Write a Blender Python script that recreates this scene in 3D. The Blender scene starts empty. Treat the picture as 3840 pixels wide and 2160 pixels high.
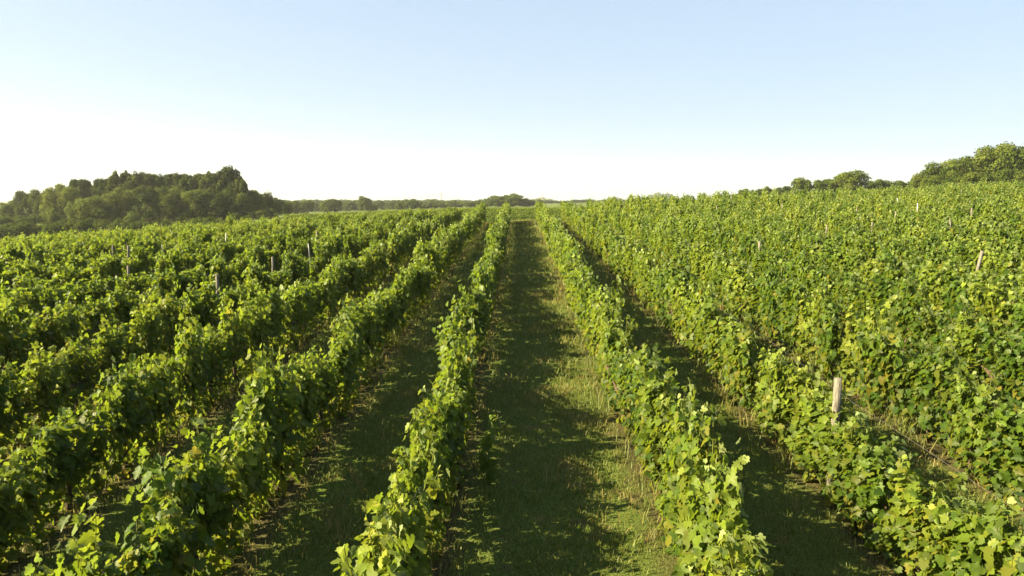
import bpy, math, random
import numpy as np

# ---------------------------------------------------------------- camera, sky, sun, exposure
scene = bpy.context.scene
COL = scene.collection
R = math.radians
EYE = 4.03
PITCH, YAW = 7.0, 0.54

cam_d = bpy.data.cameras.new('camera')
cam_d.sensor_width = 36.0
cam_d.lens = 25.0
cam_d.clip_start = 0.1
cam_d.clip_end = 20000.0
cam = bpy.data.objects.new('camera', cam_d)
COL.objects.link(cam)
cam.location = (0, 0, EYE)
cam.rotation_euler = (R(90 - PITCH), 0, R(YAW))
scene.camera = cam

SUN_EL = 32.0
SUN_LEFT = 101.0            # degrees to the left of the row direction (+Y)
world = bpy.data.worlds.new('World')
scene.world = world
world.use_nodes = True
wn = world.node_tree
for n in list(wn.nodes):
    wn.nodes.remove(n)
w_out = wn.nodes.new('ShaderNodeOutputWorld')
w_bg = wn.nodes.new('ShaderNodeBackground')
w_sky = wn.nodes.new('ShaderNodeTexSky')
w_sky.sky_type = 'NISHITA'
w_sky.sun_disc = False
w_sky.sun_elevation = R(SUN_EL)
w_sky.sun_rotation = R(-SUN_LEFT)
w_sky.altitude = 50
w_sky.air_density = 1.0
w_sky.dust_density = 1.5
w_sky.ozone_density = 1.2
w_bg.inputs['Strength'].default_value = 0.088
w_gam = wn.nodes.new('ShaderNodeGamma')          # a thin even summer haze: flatter and paler than clean air
w_gam.inputs['Gamma'].default_value = 0.29
w_hs = wn.nodes.new('ShaderNodeHueSaturation')
w_hs.inputs['Saturation'].default_value = 1.15
wn.links.new(w_sky.outputs[0], w_gam.inputs['Color'])
wn.links.new(w_gam.outputs[0], w_hs.inputs['Color'])
w_tint = wn.nodes.new('ShaderNodeMix')
w_tint.data_type = 'RGBA'; w_tint.blend_type = 'MULTIPLY'
w_tint.inputs[0].default_value = 1.0
w_tint.inputs[7].default_value = (0.89, 1.05, 1.24, 1)
wn.links.new(w_hs.outputs[0], w_tint.inputs[6])
wn.links.new(w_tint.outputs[2], w_bg.inputs['Color'])
wn.links.new(w_bg.outputs[0], w_out.inputs['Surface'])

sun_d = bpy.data.lights.new('sun', 'SUN')
sun_d.energy = 5.0
sun_d.angle = R(0.5)
sun_d.color = (1.0, 0.85, 0.50)
sun = bpy.data.objects.new('sun', sun_d)
COL.objects.link(sun)
# light travels along -Z of the lamp; put the lamp to the left, SUN_LEFT degrees from +Y
sun.rotation_euler = (R(90 - SUN_EL), 0, R(180 + SUN_LEFT))
sun.location = (-60, 10, 60)

vs = scene.view_settings
vs.view_transform = 'Standard'
vs.look = 'None'
vs.gamma = 1.0
vs.use_curve_mapping = False
vs.exposure = 2.5

cy = scene.cycles
cy.max_bounces = 8
cy.diffuse_bounces = 2
cy.glossy_bounces = 2
cy.transmission_bounces = 3
cy.volume_bounces = 1
cy.transparent_max_bounces = 8
cy.caustics_reflective = False
cy.caustics_refractive = False

rng = np.random.default_rng(7)
random.seed(7)


# ---------------------------------------------------------------- helpers
def tag(o, label=None, cat=None, group=None, kind=None):
    if label: o['label'] = label
    if cat: o['category'] = cat
    if group: o['group'] = group
    if kind: o['kind'] = kind
    return o


def mesh_np(name, V, T, mat, tint=None, smooth=False):
    """V (n,3), T (m,k) index array; tint (n,3) stored as a colour attribute."""
    V = np.asarray(V, dtype=np.float32)
    T = np.asarray(T, dtype=np.int32)
    k = T.shape[1]
    me = bpy.data.meshes.new(name)
    me.vertices.add(len(V))
    me.vertices.foreach_set('co', V.ravel())
    me.loops.add(T.size)
    me.loops.foreach_set('vertex_index', T.ravel())
    me.polygons.add(len(T))
    me.polygons.foreach_set('loop_start', np.arange(0, T.size, k, dtype=np.int32))
    me.polygons.foreach_set('loop_total', np.full(len(T), k, dtype=np.int32))
    if smooth:
        me.polygons.foreach_set('use_smooth', np.ones(len(T), dtype=bool))
    if tint is not None:
        a = me.attributes.new('tint', 'FLOAT_COLOR', 'POINT')
        c = np.ones((len(V), 4), dtype=np.float32)
        c[:, :3] = tint
        a.data.foreach_set('color', c.ravel())
    me.update(calc_edges=True)
    if mat: me.materials.append(mat)
    return me


def link(name, data, parent=None, loc=(0, 0, 0), rot=(0, 0, 0), scale=(1, 1, 1)):
    o = bpy.data.objects.new(name, data)
    COL.objects.link(o)
    o.parent = parent
    o.location = loc
    o.rotation_euler = rot
    o.scale = scale
    return o


def thing(name, label, cat, loc, group=None, rz=0.0):
    o = bpy.data.objects.new(name, None)
    o.empty_display_size = 0.2
    COL.objects.link(o)
    o.location = loc
    o.rotation_euler = (0, 0, rz)
    return tag(o, label, cat, group)


def tube(path, radii, sides=8, cap=True):
    """quads round a path; returns V, Q (quads, caps as degenerate fans in quads)."""
    path = np.asarray(path, float)
    n = len(path)
    V, Q = [], []
    for i, p in enumerate(path):
        d = path[min(i + 1, n - 1)] - path[max(i - 1, 0)]
        d = d / (np.linalg.norm(d) + 1e-9)
        a = np.cross(d, (0.0, 1.0, 0.13))
        if np.linalg.norm(a) < 1e-3: a = np.cross(d, (1.0, 0, 0))
        a /= np.linalg.norm(a)
        b = np.cross(d, a)
        for k in range(sides):
            t = 2 * math.pi * k / sides
            V.append(p + radii[i] * (math.cos(t) * a + math.sin(t) * b))
    for i in range(n - 1):
        for k in range(sides):
            k2 = (k + 1) % sides
            Q.append((i * sides + k, i * sides + k2, (i + 1) * sides + k2, (i + 1) * sides + k))
    if cap:
        c = len(V)
        V.append(path[-1])
        for k in range(0, sides, 2):
            Q.append(((n - 1) * sides + k, (n - 1) * sides + (k + 1) % sides, (n - 1) * sides + (k + 2) % sides, c))
    return np.array(V), np.array(Q)


def join(parts):
    V, Q, o = [], [], 0
    for v, q in parts:
        V.append(v); Q.append(q + o); o += len(v)
    return np.vstack(V), np.vstack(Q)


def wob(x, y, s=0.0):
    """cheap smooth noise in about -1..1"""
    return (np.sin(x * 1.0 + 1.3 * np.sin(y * 0.7 + s) + s * 2.1) + np.sin(y * 1.13 + 1.7 * np.sin(x * 0.61 + s * 1.7) + s)
            + 0.6 * np.sin(2.3 * x + 1.9 * y + s * 3.3) + 0.5 * np.sin(2.9 * y - 1.7 * x + s)) / 3.1


# ---------------------------------------------------------------- materials
def new_mat(name):
    m = bpy.data.materials.new(name)
    m.use_nodes = True
    nt = m.node_tree
    for n in list(nt.nodes):
        nt.nodes.remove(n)
    out = nt.nodes.new('ShaderNodeOutputMaterial')
    return m, nt, out


def N(nt, kind, **kw):
    n = nt.nodes.new(kind)
    for k, v in kw.items():
        if k in n.inputs:
            n.inputs[k].default_value = v
        else:
            setattr(n, k, v)
    return n


def mixc(nt, fac, a, b, blend='MIX'):
    n = nt.nodes.new('ShaderNodeMix')
    n.data_type = 'RGBA'
    n.blend_type = blend
    for sock, v in ((n.inputs[0], fac), (n.inputs[6], a), (n.inputs[7], b)):
        if hasattr(v, 'is_linked'):
            nt.links.new(v, sock)
        else:
            sock.default_value = v if not isinstance(v, tuple) or len(v) == 4 else (*v, 1)
    return n.outputs[2]


def leaf_material(name, dark, light, yellow, under, transl=0.42, tcol=(0.24, 0.30, 0.03), objvar=0.35, rough=0.48, spec=0.25, tip=(0.36, 0.42, 0.22)):
    """tint.r: 0..1 dark to light; tint.g: how yellow or dry; tint.b: young pale tip"""
    m, nt, out = new_mat(name)
    at = N(nt, 'ShaderNodeAttribute', attribute_name='tint')
    sep = N(nt, 'ShaderNodeSeparateColor')
    nt.links.new(at.outputs['Color'], sep.inputs[0])
    oi = N(nt, 'ShaderNodeObjectInfo')
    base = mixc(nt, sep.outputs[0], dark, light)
    # every plant a little different
    hs = N(nt, 'ShaderNodeHueSaturation')
    mr = N(nt, 'ShaderNodeMapRange')
    mr.inputs[3].default_value = 1 - objvar; mr.inputs[4].default_value = 1 + objvar
    nt.links.new(oi.outputs['Random'], mr.inputs[0])
    nt.links.new(mr.outputs[0], hs.inputs['Value'])
    mh = N(nt, 'ShaderNodeMath', operation='MULTIPLY_ADD')
    mh.inputs[1].default_value = -0.045; mh.inputs[2].default_value = 0.52
    nt.links.new(oi.outputs['Random'], mh.inputs[0])
    nt.links.new(mh.outputs[0], hs.inputs['Hue'])
    nt.links.new(base, hs.inputs['Color'])
    c1 = mixc(nt, sep.outputs[1], hs.outputs[0], yellow)
    c2 = mixc(nt, sep.outputs[2], c1, tip)
    geo = N(nt, 'ShaderNodeNewGeometry')
    c3 = mixc(nt, geo.outputs['Backfacing'], c2, mixc(nt, 0.45, c2, under))
    bs = N(nt, 'ShaderNodeBsdfPrincipled')
    bs.inputs['Roughness'].default_value = rough
    bs.inputs['Specular IOR Level'].default_value = spec
    nt.links.new(c3, bs.inputs['Base Color'])
    tr = N(nt, 'ShaderNodeBsdfTranslucent')
    ct = mixc(nt, 0.62, c2, tcol)
    ct = mixc(nt, sep.outputs[1], ct, tuple(min(1, v * 1.5) for v in yellow))
    nt.links.new(ct, tr.inputs['Color'])
    ms = N(nt, 'ShaderNodeMixShader')
    ms.inputs[0].default_value = transl
    nt.links.new(bs.outputs[0], ms.inputs[1]); nt.links.new(tr.outputs[0], ms.inputs[2])
    nt.links.new(ms.outputs[0], out.inputs['Surface'])
    return m


M = {}
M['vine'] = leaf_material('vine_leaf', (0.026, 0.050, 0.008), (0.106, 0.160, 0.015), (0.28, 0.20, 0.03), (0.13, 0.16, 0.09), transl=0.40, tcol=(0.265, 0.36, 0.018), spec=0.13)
M['tree'] = leaf_material('tree_leaf', (0.018, 0.038, 0.006), (0.070, 0.105, 0.016), (0.12, 0.11, 0.03), (0.06, 0.075, 0.03), transl=0.25, tcol=(0.10, 0.12, 0.02), objvar=0.42, rough=0.8, spec=0.05)
M['tree_pale'] = leaf_material('pale_tree_leaf', (0.034, 0.060, 0.010), (0.105, 0.140, 0.026), (0.16, 0.15, 0.04), (0.08, 0.10, 0.04), transl=0.3, tcol=(0.14, 0.17, 0.03), objvar=0.2, rough=0.8, spec=0.05)
M['pine'] = leaf_material('pine_needles', (0.017, 0.035, 0.007), (0.062, 0.092, 0.017), (0.10, 0.085, 0.03), (0.05, 0.06, 0.03), transl=0.15, tcol=(0.08, 0.09, 0.02), objvar=0.3, rough=0.8, spec=0.05)
M['grass'] = leaf_material('grass_blade', (0.046, 0.086, 0.012), (0.128, 0.168, 0.023), (0.26, 0.19, 0.07), (0.10, 0.12, 0.05), transl=0.35, tcol=(0.20, 0.25, 0.03), objvar=0.05, rough=0.55, spec=0.25)


def bark_material(name, c1, c2, scale=14.0):
    m, nt, out = new_mat(name)
    tc = N(nt, 'ShaderNodeTexCoord')
    mp = N(nt, 'ShaderNodeMapping')
    mp.inputs['Scale'].default_value = (scale, scale, scale * 0.16)
    nt.links.new(tc.outputs['Object'], mp.inputs[0])
    no = N(nt, 'ShaderNodeTexNoise')
    no.inputs['Scale'].default_value = 1.6; no.inputs['Detail'].default_value = 6
    nt.links.new(mp.outputs[0], no.inputs['Vector'])
    rp = N(nt, 'ShaderNodeValToRGB')
    rp.color_ramp.elements[0].position = 0.32; rp.color_ramp.elements[0].color = (*c1, 1)
    rp.color_ramp.elements[1].position = 0.68; rp.color_ramp.elements[1].color = (*c2, 1)
    nt.links.new(no.outputs[0], rp.inputs[0])
    bs = N(nt, 'ShaderNodeBsdfPrincipled')
    bs.inputs['Roughness'].default_value = 0.85
    bs.inputs['Specular IOR Level'].default_value = 0.15
    nt.links.new(rp.outputs[0], bs.inputs['Base Color'])
    bp = N(nt, 'ShaderNodeBump')
    bp.inputs['Strength'].default_value = 0.6; bp.inputs['Distance'].default_value = 0.02
    nt.links.new(no.outputs[0], bp.inputs['Height']); nt.links.new(bp.outputs[0], bs.inputs['Normal'])
    nt.links.new(bs.outputs[0], out.inputs['Surface'])
    return m


M['bark'] = bark_material('tree_bark', (0.045, 0.035, 0.026), (0.13, 0.10, 0.075), 5.0)
M['vinewood'] = bark_material('vine_wood', (0.025, 0.018, 0.013), (0.085, 0.06, 0.042), 30.0)
M['post'] = bark_material('weathered_post_wood', (0.06, 0.054, 0.046), (0.18, 0.162, 0.138), 26.0)
M['shoot'] = bark_material('green_cane', (0.12, 0.14, 0.03), (0.20, 0.20, 0.06), 30.0)


def metal(name, c, rough=0.5):
    m, nt, out = new_mat(name)
    bs = N(nt, 'ShaderNodeBsdfPrincipled')
    no = N(nt, 'ShaderNodeTexNoise'); no.inputs['Scale'].default_value = 3
    nt.links.new(mixc(nt, no.outputs[0], tuple(v * 0.8 for v in c), tuple(min(1, v * 1.15) for v in c)), bs.inputs['Base Color'])
    bs.inputs['Metallic'].default_value = 0.35
    bs.inputs['Roughness'].default_value = rough
    nt.links.new(bs.outputs[0], out.inputs['Surface'])
    return m


M['steel'] = metal('galvanised_steel', (0.16, 0.165, 0.17))
M['wire'] = metal('wire_steel', (0.16, 0.15, 0.13))


# ---------------------------------------------------------------- terrain
_PY = np.array([-4000, -400, -40, 0, 16, 32, 48, 64, 72, 84, 100, 116, 134, 152, 200, 400, 900, 4000.0])
_PZ = np.array([-10, -6, -1.7, 0, .64, 1.21, 1.72, 2.17, 2.10, .70, -1.1, -1.2, .25, 1.30, 1.25, .7, 0.2, 0.0])


def _tangents(x, y):
    d = np.diff(y) / np.diff(x)
    m = np.zeros_like(y)
    m[1:-1] = np.where(d[:-1] * d[1:] > 0, 2 * d[:-1] * d[1:] / (d[:-1] + d[1:] + 1e-12), 0)
    m[0], m[-1] = d[0], d[-1]
    return m


_PM = _tangents(_PY, _PZ)


def profile(y):
    y = np.clip(np.asarray(y, float), _PY[0], _PY[-1])
    i = np.clip(np.searchsorted(_PY, y) - 1, 0, len(_PY) - 2)
    h = _PY[i + 1] - _PY[i]
    t = (y - _PY[i]) / h
    return ((2 * t**3 - 3 * t**2 + 1) * _PZ[i] + (t**3 - 2 * t**2 + t) * h * _PM[i]
            + (-2 * t**3 + 3 * t**2) * _PZ[i + 1] + (t**3 - t**2) * h * _PM[i + 1])


def ground(x, y):
    x = np.asarray(x, float); y = np.asarray(y, float)
    t = np.clip(y / 64.0, 0, 1.1)
    f = np.clip((125 - y) / 55.0, 0, 1); f = f * f * (3 - 2 * f)
    l = np.clip(-x, 0, 60); r = np.clip(x, 0, 90)
    near = -(0.050 * l + 0.0005 * l * l) + 0.045 * r - 0.0001 * r * r
    far = -0.030 * np.clip(-x - 10, 0, 100) + 0.035 * np.clip(x - 8, 0, 90)
    fl = np.clip((1500 - y) / 1000.0, 0, 1)
    return profile(y) + t * (near * f + far * (1 - f) * fl) + 0.02 * wob(x * 0.9, y * 0.9, 2.0)


ROW_L = [-0.97, -3.08] + [-5.35 - 2.16 * i for i in range(25)]
ROW_R = [1.76 + 2.16 * i for i in range(28)]
ROWS = np.array(sorted(ROW_L + ROW_R))
ROW_END = 64.0


def row_dist(x):
    x = np.asarray(x, float)
    i = np.clip(np.searchsorted(ROWS, x), 1, len(ROWS) - 1)
    return np.minimum(np.abs(x - ROWS[i - 1]), np.abs(x - ROWS[i]))


def ground_mesh():
    xs = np.concatenate([-np.geomspace(62, 2400, 26)[::-1], np.arange(-61, 62.01, 0.27), np.geomspace(62.5, 2400, 26)])
    ys = np.concatenate([-np.geomspace(4, 500, 10)[::-1], np.arange(-3, 70.01, 0.5), np.arange(71, 170, 2.0), np.geomspace(172, 4000, 34)])
    X, Y = np.meshgrid(xs, ys)
    Z = ground(X, Y)
    nx, ny = len(xs), len(ys)
    V = np.stack([X, Y, Z], -1).reshape(-1, 3)
    i = np.arange((ny - 1) * (nx - 1)); r = i // (nx - 1); c = i % (nx - 1)
    a = r * nx + c
    T = np.stack([a, a + 1, a + nx + 1, a + nx], 1)
    strip = np.clip(1 - (row_dist(X) - 0.18) / 0.42, 0, 1) * (Y < ROW_END + 2) * (np.abs(X) < 62)
    tint = np.zeros((len(V), 3)); tint[:, 0] = strip.ravel()
    return mesh_np('ground', V, T, ground_material(), tint, smooth=True)


def ground_material():
    m, nt, out = new_mat('vineyard_ground')
    tc = N(nt, 'ShaderNodeTexCoord')
    at = N(nt, 'ShaderNodeAttribute', attribute_name='tint')
    sep = N(nt, 'ShaderNodeSeparateColor'); nt.links.new(at.outputs['Color'], sep.inputs[0])

    def noise(scale, detail=5, rough=0.6):
        n = N(nt, 'ShaderNodeTexNoise')
        n.inputs['Scale'].default_value = scale; n.inputs['Detail'].default_value = detail; n.inputs['Roughness'].default_value = rough
        nt.links.new(tc.outputs['Object'], n.inputs['Vector'])
        return n.outputs[0]

    def ramp(src, p0, p1):
        r = N(nt, 'ShaderNodeMapRange'); r.inputs[1].default_value = p0; r.inputs[2].default_value = p1
        nt.links.new(src, r.inputs[0]); return r.outputs[0]
    fine, mid, big = noise(38, 6), noise(2.6, 5), noise(0.5, 3)
    green = mixc(nt, ramp(fine, .3, .7), (0.030, 0.056, 0.009), (0.088, 0.122, 0.019))
    dry = mixc(nt, ramp(fine, .3, .7), (0.06, 0.042, 0.018), (0.17, 0.125, 0.055))
    soil = mixc(nt, ramp(fine, .3, .7), (0.022, 0.017, 0.009), (0.065, 0.050, 0.026))
    g = mixc(nt, ramp(mid, .58, .73), green, dry)
    mm = N(nt, 'ShaderNodeMath', operation='MULTIPLY_ADD', use_clamp=True)
    nt.links.new(sep.outputs[0], mm.inputs[0]); mm.inputs[1].default_value = 1.3
    md = N(nt, 'ShaderNodeMath', operation='MULTIPLY_ADD'); nt.links.new(mid, md.inputs[0]); md.inputs[1].default_value = 1.6; md.inputs[2].default_value = -1.25
    nt.links.new(md.outputs[0], mm.inputs[2])
    g2 = mixc(nt, mm.outputs[0], g, soil)
    g3 = mixc(nt, ramp(big, .3, .75), g2, mixc(nt, 0.35, g2, (0.10, 0.085, 0.03)))
    bs = N(nt, 'ShaderNodeBsdfPrincipled'); bs.inputs['Roughness'].default_value = 0.95; bs.inputs['Specular IOR Level'].default_value = 0.1
    nt.links.new(g3, bs.inputs['Base Color'])
    bp = N(nt, 'ShaderNodeBump'); bp.inputs['Strength'].default_value = 0.8; bp.inputs['Distance'].default_value = 0.05
    nt.links.new(fine, bp.inputs['Height']); nt.links.new(bp.outputs[0], bs.inputs['Normal'])
    nt.links.new(bs.outputs[0], out.inputs['Surface'])
    return m


tag(link('ground', ground_mesh()), kind='structure')

# ---------------------------------------------------------------- view helper: a pixel of the 3840 x 2160 photograph and a distance give a place
_cy, _sy, _cp, _sp = math.cos(R(YAW)), math.sin(R(YAW)), math.cos(R(PITCH)), math.sin(R(PITCH))
FWD = np.array([-_sy * _cp, _cy * _cp, -_sp])
RGT = np.array([_cy, _sy, 0.0])
UPV = np.cross(RGT, FWD)
FPX = 3840 * 25 / 36.0


def ray(px, py):
    d = FWD + (px - 1920) / FPX * RGT - (py - 1080) / FPX * UPV
    return d / d[1]


def at(px, py, dist):
    return np.array([0, 0, EYE]) + ray(px, py) * dist


def on_field(px, py, h):
    """where the ray through a pixel comes down to the height h above the ground"""
    d = ray(px, py)
    t = np.arange(3.0, 110.0, 0.1)
    P = np.array([0, 0, EYE]) + t[:, None] * d
    below = np.nonzero(P[:, 2] <= ground(P[:, 0], P[:, 1]) + h)[0]
    return P[below[0]] if len(below) else P[600]


# ---------------------------------------------------------------- grapevines
def leaf_template(lod):
    if lod == 0:
        half = [(.13, -.13), (.37, -.10), (.50, .15), (.37, .29), (.55, .52), (.30, .60), (.21, .82)]
    elif lod == 1:
        half = [(.36, -.10), (.53, .42), (.23, .72)]
    else:
        half = [(.50, .33)]
    out = [(0, .05)] + half + [(0, 1.0)] + [(-x, y) for x, y in half[::-1]]
    P = np.array(out, float)
    if lod == 0:
        P = np.vstack([P, [[0, .36]]])
        n = len(out); c = n
        T = np.array([(i, (i + 1) % n, c) for i in range(n)])
    else:
        n = len(out)
        T = np.array([(0, i, i + 1) for i in range(1, n - 1)])
    return P, T


def leaves_to_mesh(pos, nrm, tip, size, tint, lod, seed):
    r = np.random.default_rng(seed)
    P, T = leaf_template(lod)
    n, k = len(pos), len(P)
    nrm = nrm / np.linalg.norm(nrm, axis=1, keepdims=True)
    tip = tip - (tip * nrm).sum(1, keepdims=True) * nrm
    tip /= np.linalg.norm(tip, axis=1, keepdims=True) + 1e-9
    side = np.cross(tip, nrm)
    u, v = P[:, 0], P[:, 1] - 0.05
    fold = r.uniform(0.1, 0.75, (n, 1)); droop = r.uniform(-0.05, 0.45, (n, 1)); tw = r.normal(0, 0.18, (n, 1))
    w = fold * np.abs(u)[None] * 0.55 - droop * (v**2)[None] * 0.55 + tw * (u * v)[None]
    if lod == 0: w = w + r.normal(0, 0.03, (n, k))
    asp = r.uniform(0.85, 1.15, (n, 1))
    V = (pos[:, None] + size[:, None, None] * ((u[None] * asp)[..., None] * side[:, None] + np.repeat(v[None], n, 0)[..., None] * tip[:, None] + w[..., None] * nrm[:, None]))
    F = (T[None] + (np.arange(n) * k)[:, None, None]).reshape(-1, 3)
    return V.reshape(-1, 3), F, np.repeat(tint, k, 0)


def vine_nodes(seed, length=1.12, shoots=17, leaf=0.145, fill=1.0, top=1.36, yl=.22, upr=.13):
    yscale = yl
    r = np.random.default_rng(seed)
    pos, nrm, tip, size, tint = [], [], [], [], []
    canes = []

    def put(p, out, s, tin):
        o = np.array([out[0], out[1], 0.0])
        nn = o * r.uniform(.35, 1.1) + np.array([0, 0, r.uniform(.15, 1.1)]) + r.normal(0, .38, 3)
        tp = np.array([0, 0, -r.uniform(.3, 1.2)]) + o * r.uniform(.1, .8) + r.normal(0, .45, 3)
        pos.append(p); nrm.append(nn); tip.append(tp); size.append(s); tint.append(tin)
    for k in range(shoots):
        s = 1 if k % 2 else -1
        upright = r.random() < upr
        u = 2 * (k + r.random()) / shoots - 1
        u = .72 * u + .28 * u ** 3                          # canes crowd round the head, fewer where two vines meet
        p = np.array([r.normal(0, .05), length * .5 * u, .60 + r.normal(0, .06)])
        d = np.array([s * r.uniform(.05, .30), r.normal(0, .17), 1.0])
        L = r.uniform(.75, 1.25) * (1.06 - .50 * u * u) if not upright else r.uniform(1.05, 1.4)
        limit = top + .07 - .32 * u * u + r.normal(0, .13)
        nst = int(L / .068)
        path = [p.copy()]
        yl = r.random() ** 3
        for i in range(nst):
            if p[2] < 1.15:
                if abs(p[0]) > .12: d[0] -= .18 * np.sign(p[0])
            elif not upright:
                d[2] -= .035 + .15 * max(0, p[2] - limit + .12) / .12
                d[0] += s * .03
            d[:2] += r.normal(0, .07, 2)
            d /= np.linalg.norm(d)
            p = p + d * .068
            path.append(p.copy())
            fr = i / nst
            az = np.array([s * r.uniform(.3, 1.0) * (1 if i % 2 else r.choice([-1, 1])), r.normal(0, .6), 0])
            az /= np.linalg.norm(az)
            young = fr > .86
            sz = leaf * r.uniform(.72, 1.12) * (1 - .62 * max(0, (fr - .72) / .28))
            lp = p + az * r.uniform(.03, .11) * (.4 if young else 1) + np.array([0, 0, r.uniform(-.02, .05)])
            t = (np.clip(.16 + .62 * fr + r.normal(0, .2), 0, 1), min(1, yscale * yl + (0.7 * r.random() if r.random() < .010 else 0)), .55 * max(0, fr - .78) / .22 * r.random())  # older low leaves darker; the tint also paints shade onto the row sides
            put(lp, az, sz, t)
            if r.random() < .85 * fill and fr < .9:
                q = p + r.normal(0, .075, 3) + az * .10
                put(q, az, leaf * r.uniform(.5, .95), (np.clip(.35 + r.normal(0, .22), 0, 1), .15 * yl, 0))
        canes.append(np.array(path))
    for k in range(int(150 * fill)):                     # the low skirt round the head of the vine
        s = r.choice([-1, 1])
        p = np.array([s * abs(r.normal(.14, .09)), length * r.uniform(-.50, .50), r.uniform(.06, .78)])
        put(p, np.array([s, r.normal(0, .4), 0]), leaf * r.uniform(.7, 1.05), (np.clip(.2 + r.normal(0, .15), 0, 1), .35 * r.random()**4, 0))  # dark old leaves, tint also deepening the shade low on the hedge
    out = [np.array(a, float) for a in (pos, nrm, tip, size, tint)]
    out[0][:, 2] *= .84
    for c in canes: c[:, 2] *= .84
    out[0][:, 0] *= .56                                 # hedged narrow by the trimmer
    for c in canes: c[:, 0] *= .56
    return out + [canes]


def vine_mesh(seed, lod, length=1.12, upr=.13):
    if lod == 0: pos, nrm, tip, size, tint, canes = vine_nodes(seed, length, 28, .113, 1.45, yl=.4 if seed % 9 == 4 else .18, upr=upr)
    elif lod == 1: pos, nrm, tip, size, tint, canes = vine_nodes(seed, length, 24, .132, 1.2, yl=.4 if seed % 9 == 4 else .18)
    else: pos, nrm, tip, size, tint, canes = vine_nodes(seed, length, 20, .160, .8)
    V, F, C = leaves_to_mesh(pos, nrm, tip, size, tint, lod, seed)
    if lod == 0:                                        # visible canes, three-sided
        cv, cf, o = [V], [F], len(V)
        for c in canes:
            c = c[::2] if len(c) > 3 else c
            a = np.array([.0035, 0, 0]); b = np.array([-.0018, .0031, 0]); e = np.array([-.0018, -.0031, 0])
            n = len(c)
            vv = np.stack([c + a, c + b, c + e], 1).reshape(-1, 3)
            ff = []
            for i in range(n - 1):
                for k in range(3):
                    k2 = (k + 1) % 3
                    ff += [(3 * i + k, 3 * i + k2, 3 * i + 3 + k2), (3 * i + k, 3 * i + 3 + k2, 3 * i + 3 + k)]
            cv.append(vv); cf.append(np.array(ff) + o); o += len(vv)
        C = np.vstack([C, np.tile([[.95, .3, .1]], (o - len(V), 1))])
        V, F = np.vstack(cv), np.vstack(cf)
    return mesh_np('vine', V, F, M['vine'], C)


def trunk_mesh(seed):
    r = np.random.default_rng(seed)
    lean = r.normal(0, .06, 2)
    pts, rad = [], []
    for i in range(7):
        t = i / 6
        pts.append((lean[0] * t + .03 * math.sin(3 * t + seed), lean[1] * t * 2 + .03 * math.cos(4 * t + seed), -.06 + .68 * t))
        rad.append(.038 * (1 + .35 * (1 - t)**3 + .3 * (t > .85)) * r.uniform(.85, 1.15))
    parts = [tube(pts, rad, 6)]
    for s in (-1, 1):
        b = np.array(pts[-1])
        arm = [b + np.array([0, s * .42 * k / 3, .03 * math.sin(k) - .02 * (k == 0)]) for k in range(4)]
        parts.append(tube(arm, [.026, .021, .017, .010], 5))
    V, Q = join(parts)
    return mesh_np('trunk', V, Q, M['vinewood'], smooth=True)


N0, N1, N2 = 9, 9, 7
VM = [[vine_mesh(100 + i, 0) for i in range(N0)], [vine_mesh(200 + i, 1) for i in range(N1)], [vine_mesh(300 + i, 2) for i in range(N2)]]
SHOOTY = [vine_mesh(400 + i, 0, upr=.42) for i in range(3)]       # vines that throw long pale shoots above the hedge
TM = [trunk_mesh(i) for i in range(6)]

# posts seen in the photograph: pixel of the top, height above ground, kind, label
POSTS = [
    (3130, 1418, 1.50, 'wood', 'stout weathered round post in the foreground beside the second row right of the path'),
    (3703, 940, 1.72, 'wood', 'tall leaning grey post in the leaf mass near the right edge'),
    (3258, 834, 1.70, 'wood', 'bright tall stake standing above the right slope, taller of the close pair'),
    (3052, 846, 1.66, 'wood', 'short pale square post top left of the bright tall stake'),
    (3182, 775, 1.70, 'wood', 'slim grey stake on the upper right slope, straight above the pale square post'),
    (3383, 793, 1.66, 'wood', 'pale stake half sunk in leaves, right of the bright tall stake'),
    (3478, 762, 1.68, 'white', 'small white capped stake on the upper right slope'),
    (3420, 742, 1.66, 'white', 'tiny white stake tip high on the right slope below the trees'),
    (3641, 820, 1.64, 'wood', 'stubby grey post top low in the leaves, left of the right edge stakes'),
    (3720, 780, 1.68, 'wood', 'grey stake just above the stubby post top near the right edge'),
    (3796, 855, 1.66, 'wood', 'brownish post top over a dark gap at the right edge'),
    (3658, 708, 1.68, 'wood', 'faint stake just under the big wood on the right'),
    (2656, 772, 1.68, 'wood', 'pale stake on the right slope nearest the row crest'),
    (2728, 738, 1.66, 'wood', 'small stake breaking the right skyline below the low trees'),
    (2914, 765, 1.66, 'wood', 'slender stake midway along the upper right slope, left of the slim grey one'),
    (2820, 905, 1.58, 'wood', 'dark brown old post sunk among leaves on the right slope'),
    (454, 918, 1.62, 'wood', 'tall grey post of the pair in the grassy gap on the left slope'),
    (465, 922, 1.52, 'wood', 'shorter leaning post behind the pair in the left grassy gap'),
    (415, 1000, 1.45, 'wood', 'dark short post below the pair in the left gap'),
    (725, 1033, 1.62, 'wood', 'pale flat topped stake among the left rows, lit on one side'),
    (959, 965, 1.62, 'wood', 'wooden stake among the left rows, left of the thin metal one'),
    (1116, 913, 1.66, 'metal', 'thin straight metal stake rising above the left rows'),
    (638, 915, 1.60, 'metal', 'small grey stake tip far out in the left rows'),
    (800, 875, 1.66, 'white', 'tiny white marker stake far out on the left slope'),
    (1558, 822, 1.62, 'wood', 'pale stake near the left crest, closest to the central rows'),
    (1140, 868, 1.60, 'wood', 'small brown stake tip near the top of the left slope'),
]
post_at = []
for px, py, h, kind, label in POSTS:
    p = on_field(px, py, h)
    i = int(np.argmin(np.abs(ROWS - p[0])))
    post_at.append((float(ROWS[i]), float(p[1]), h, kind, label))


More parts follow.
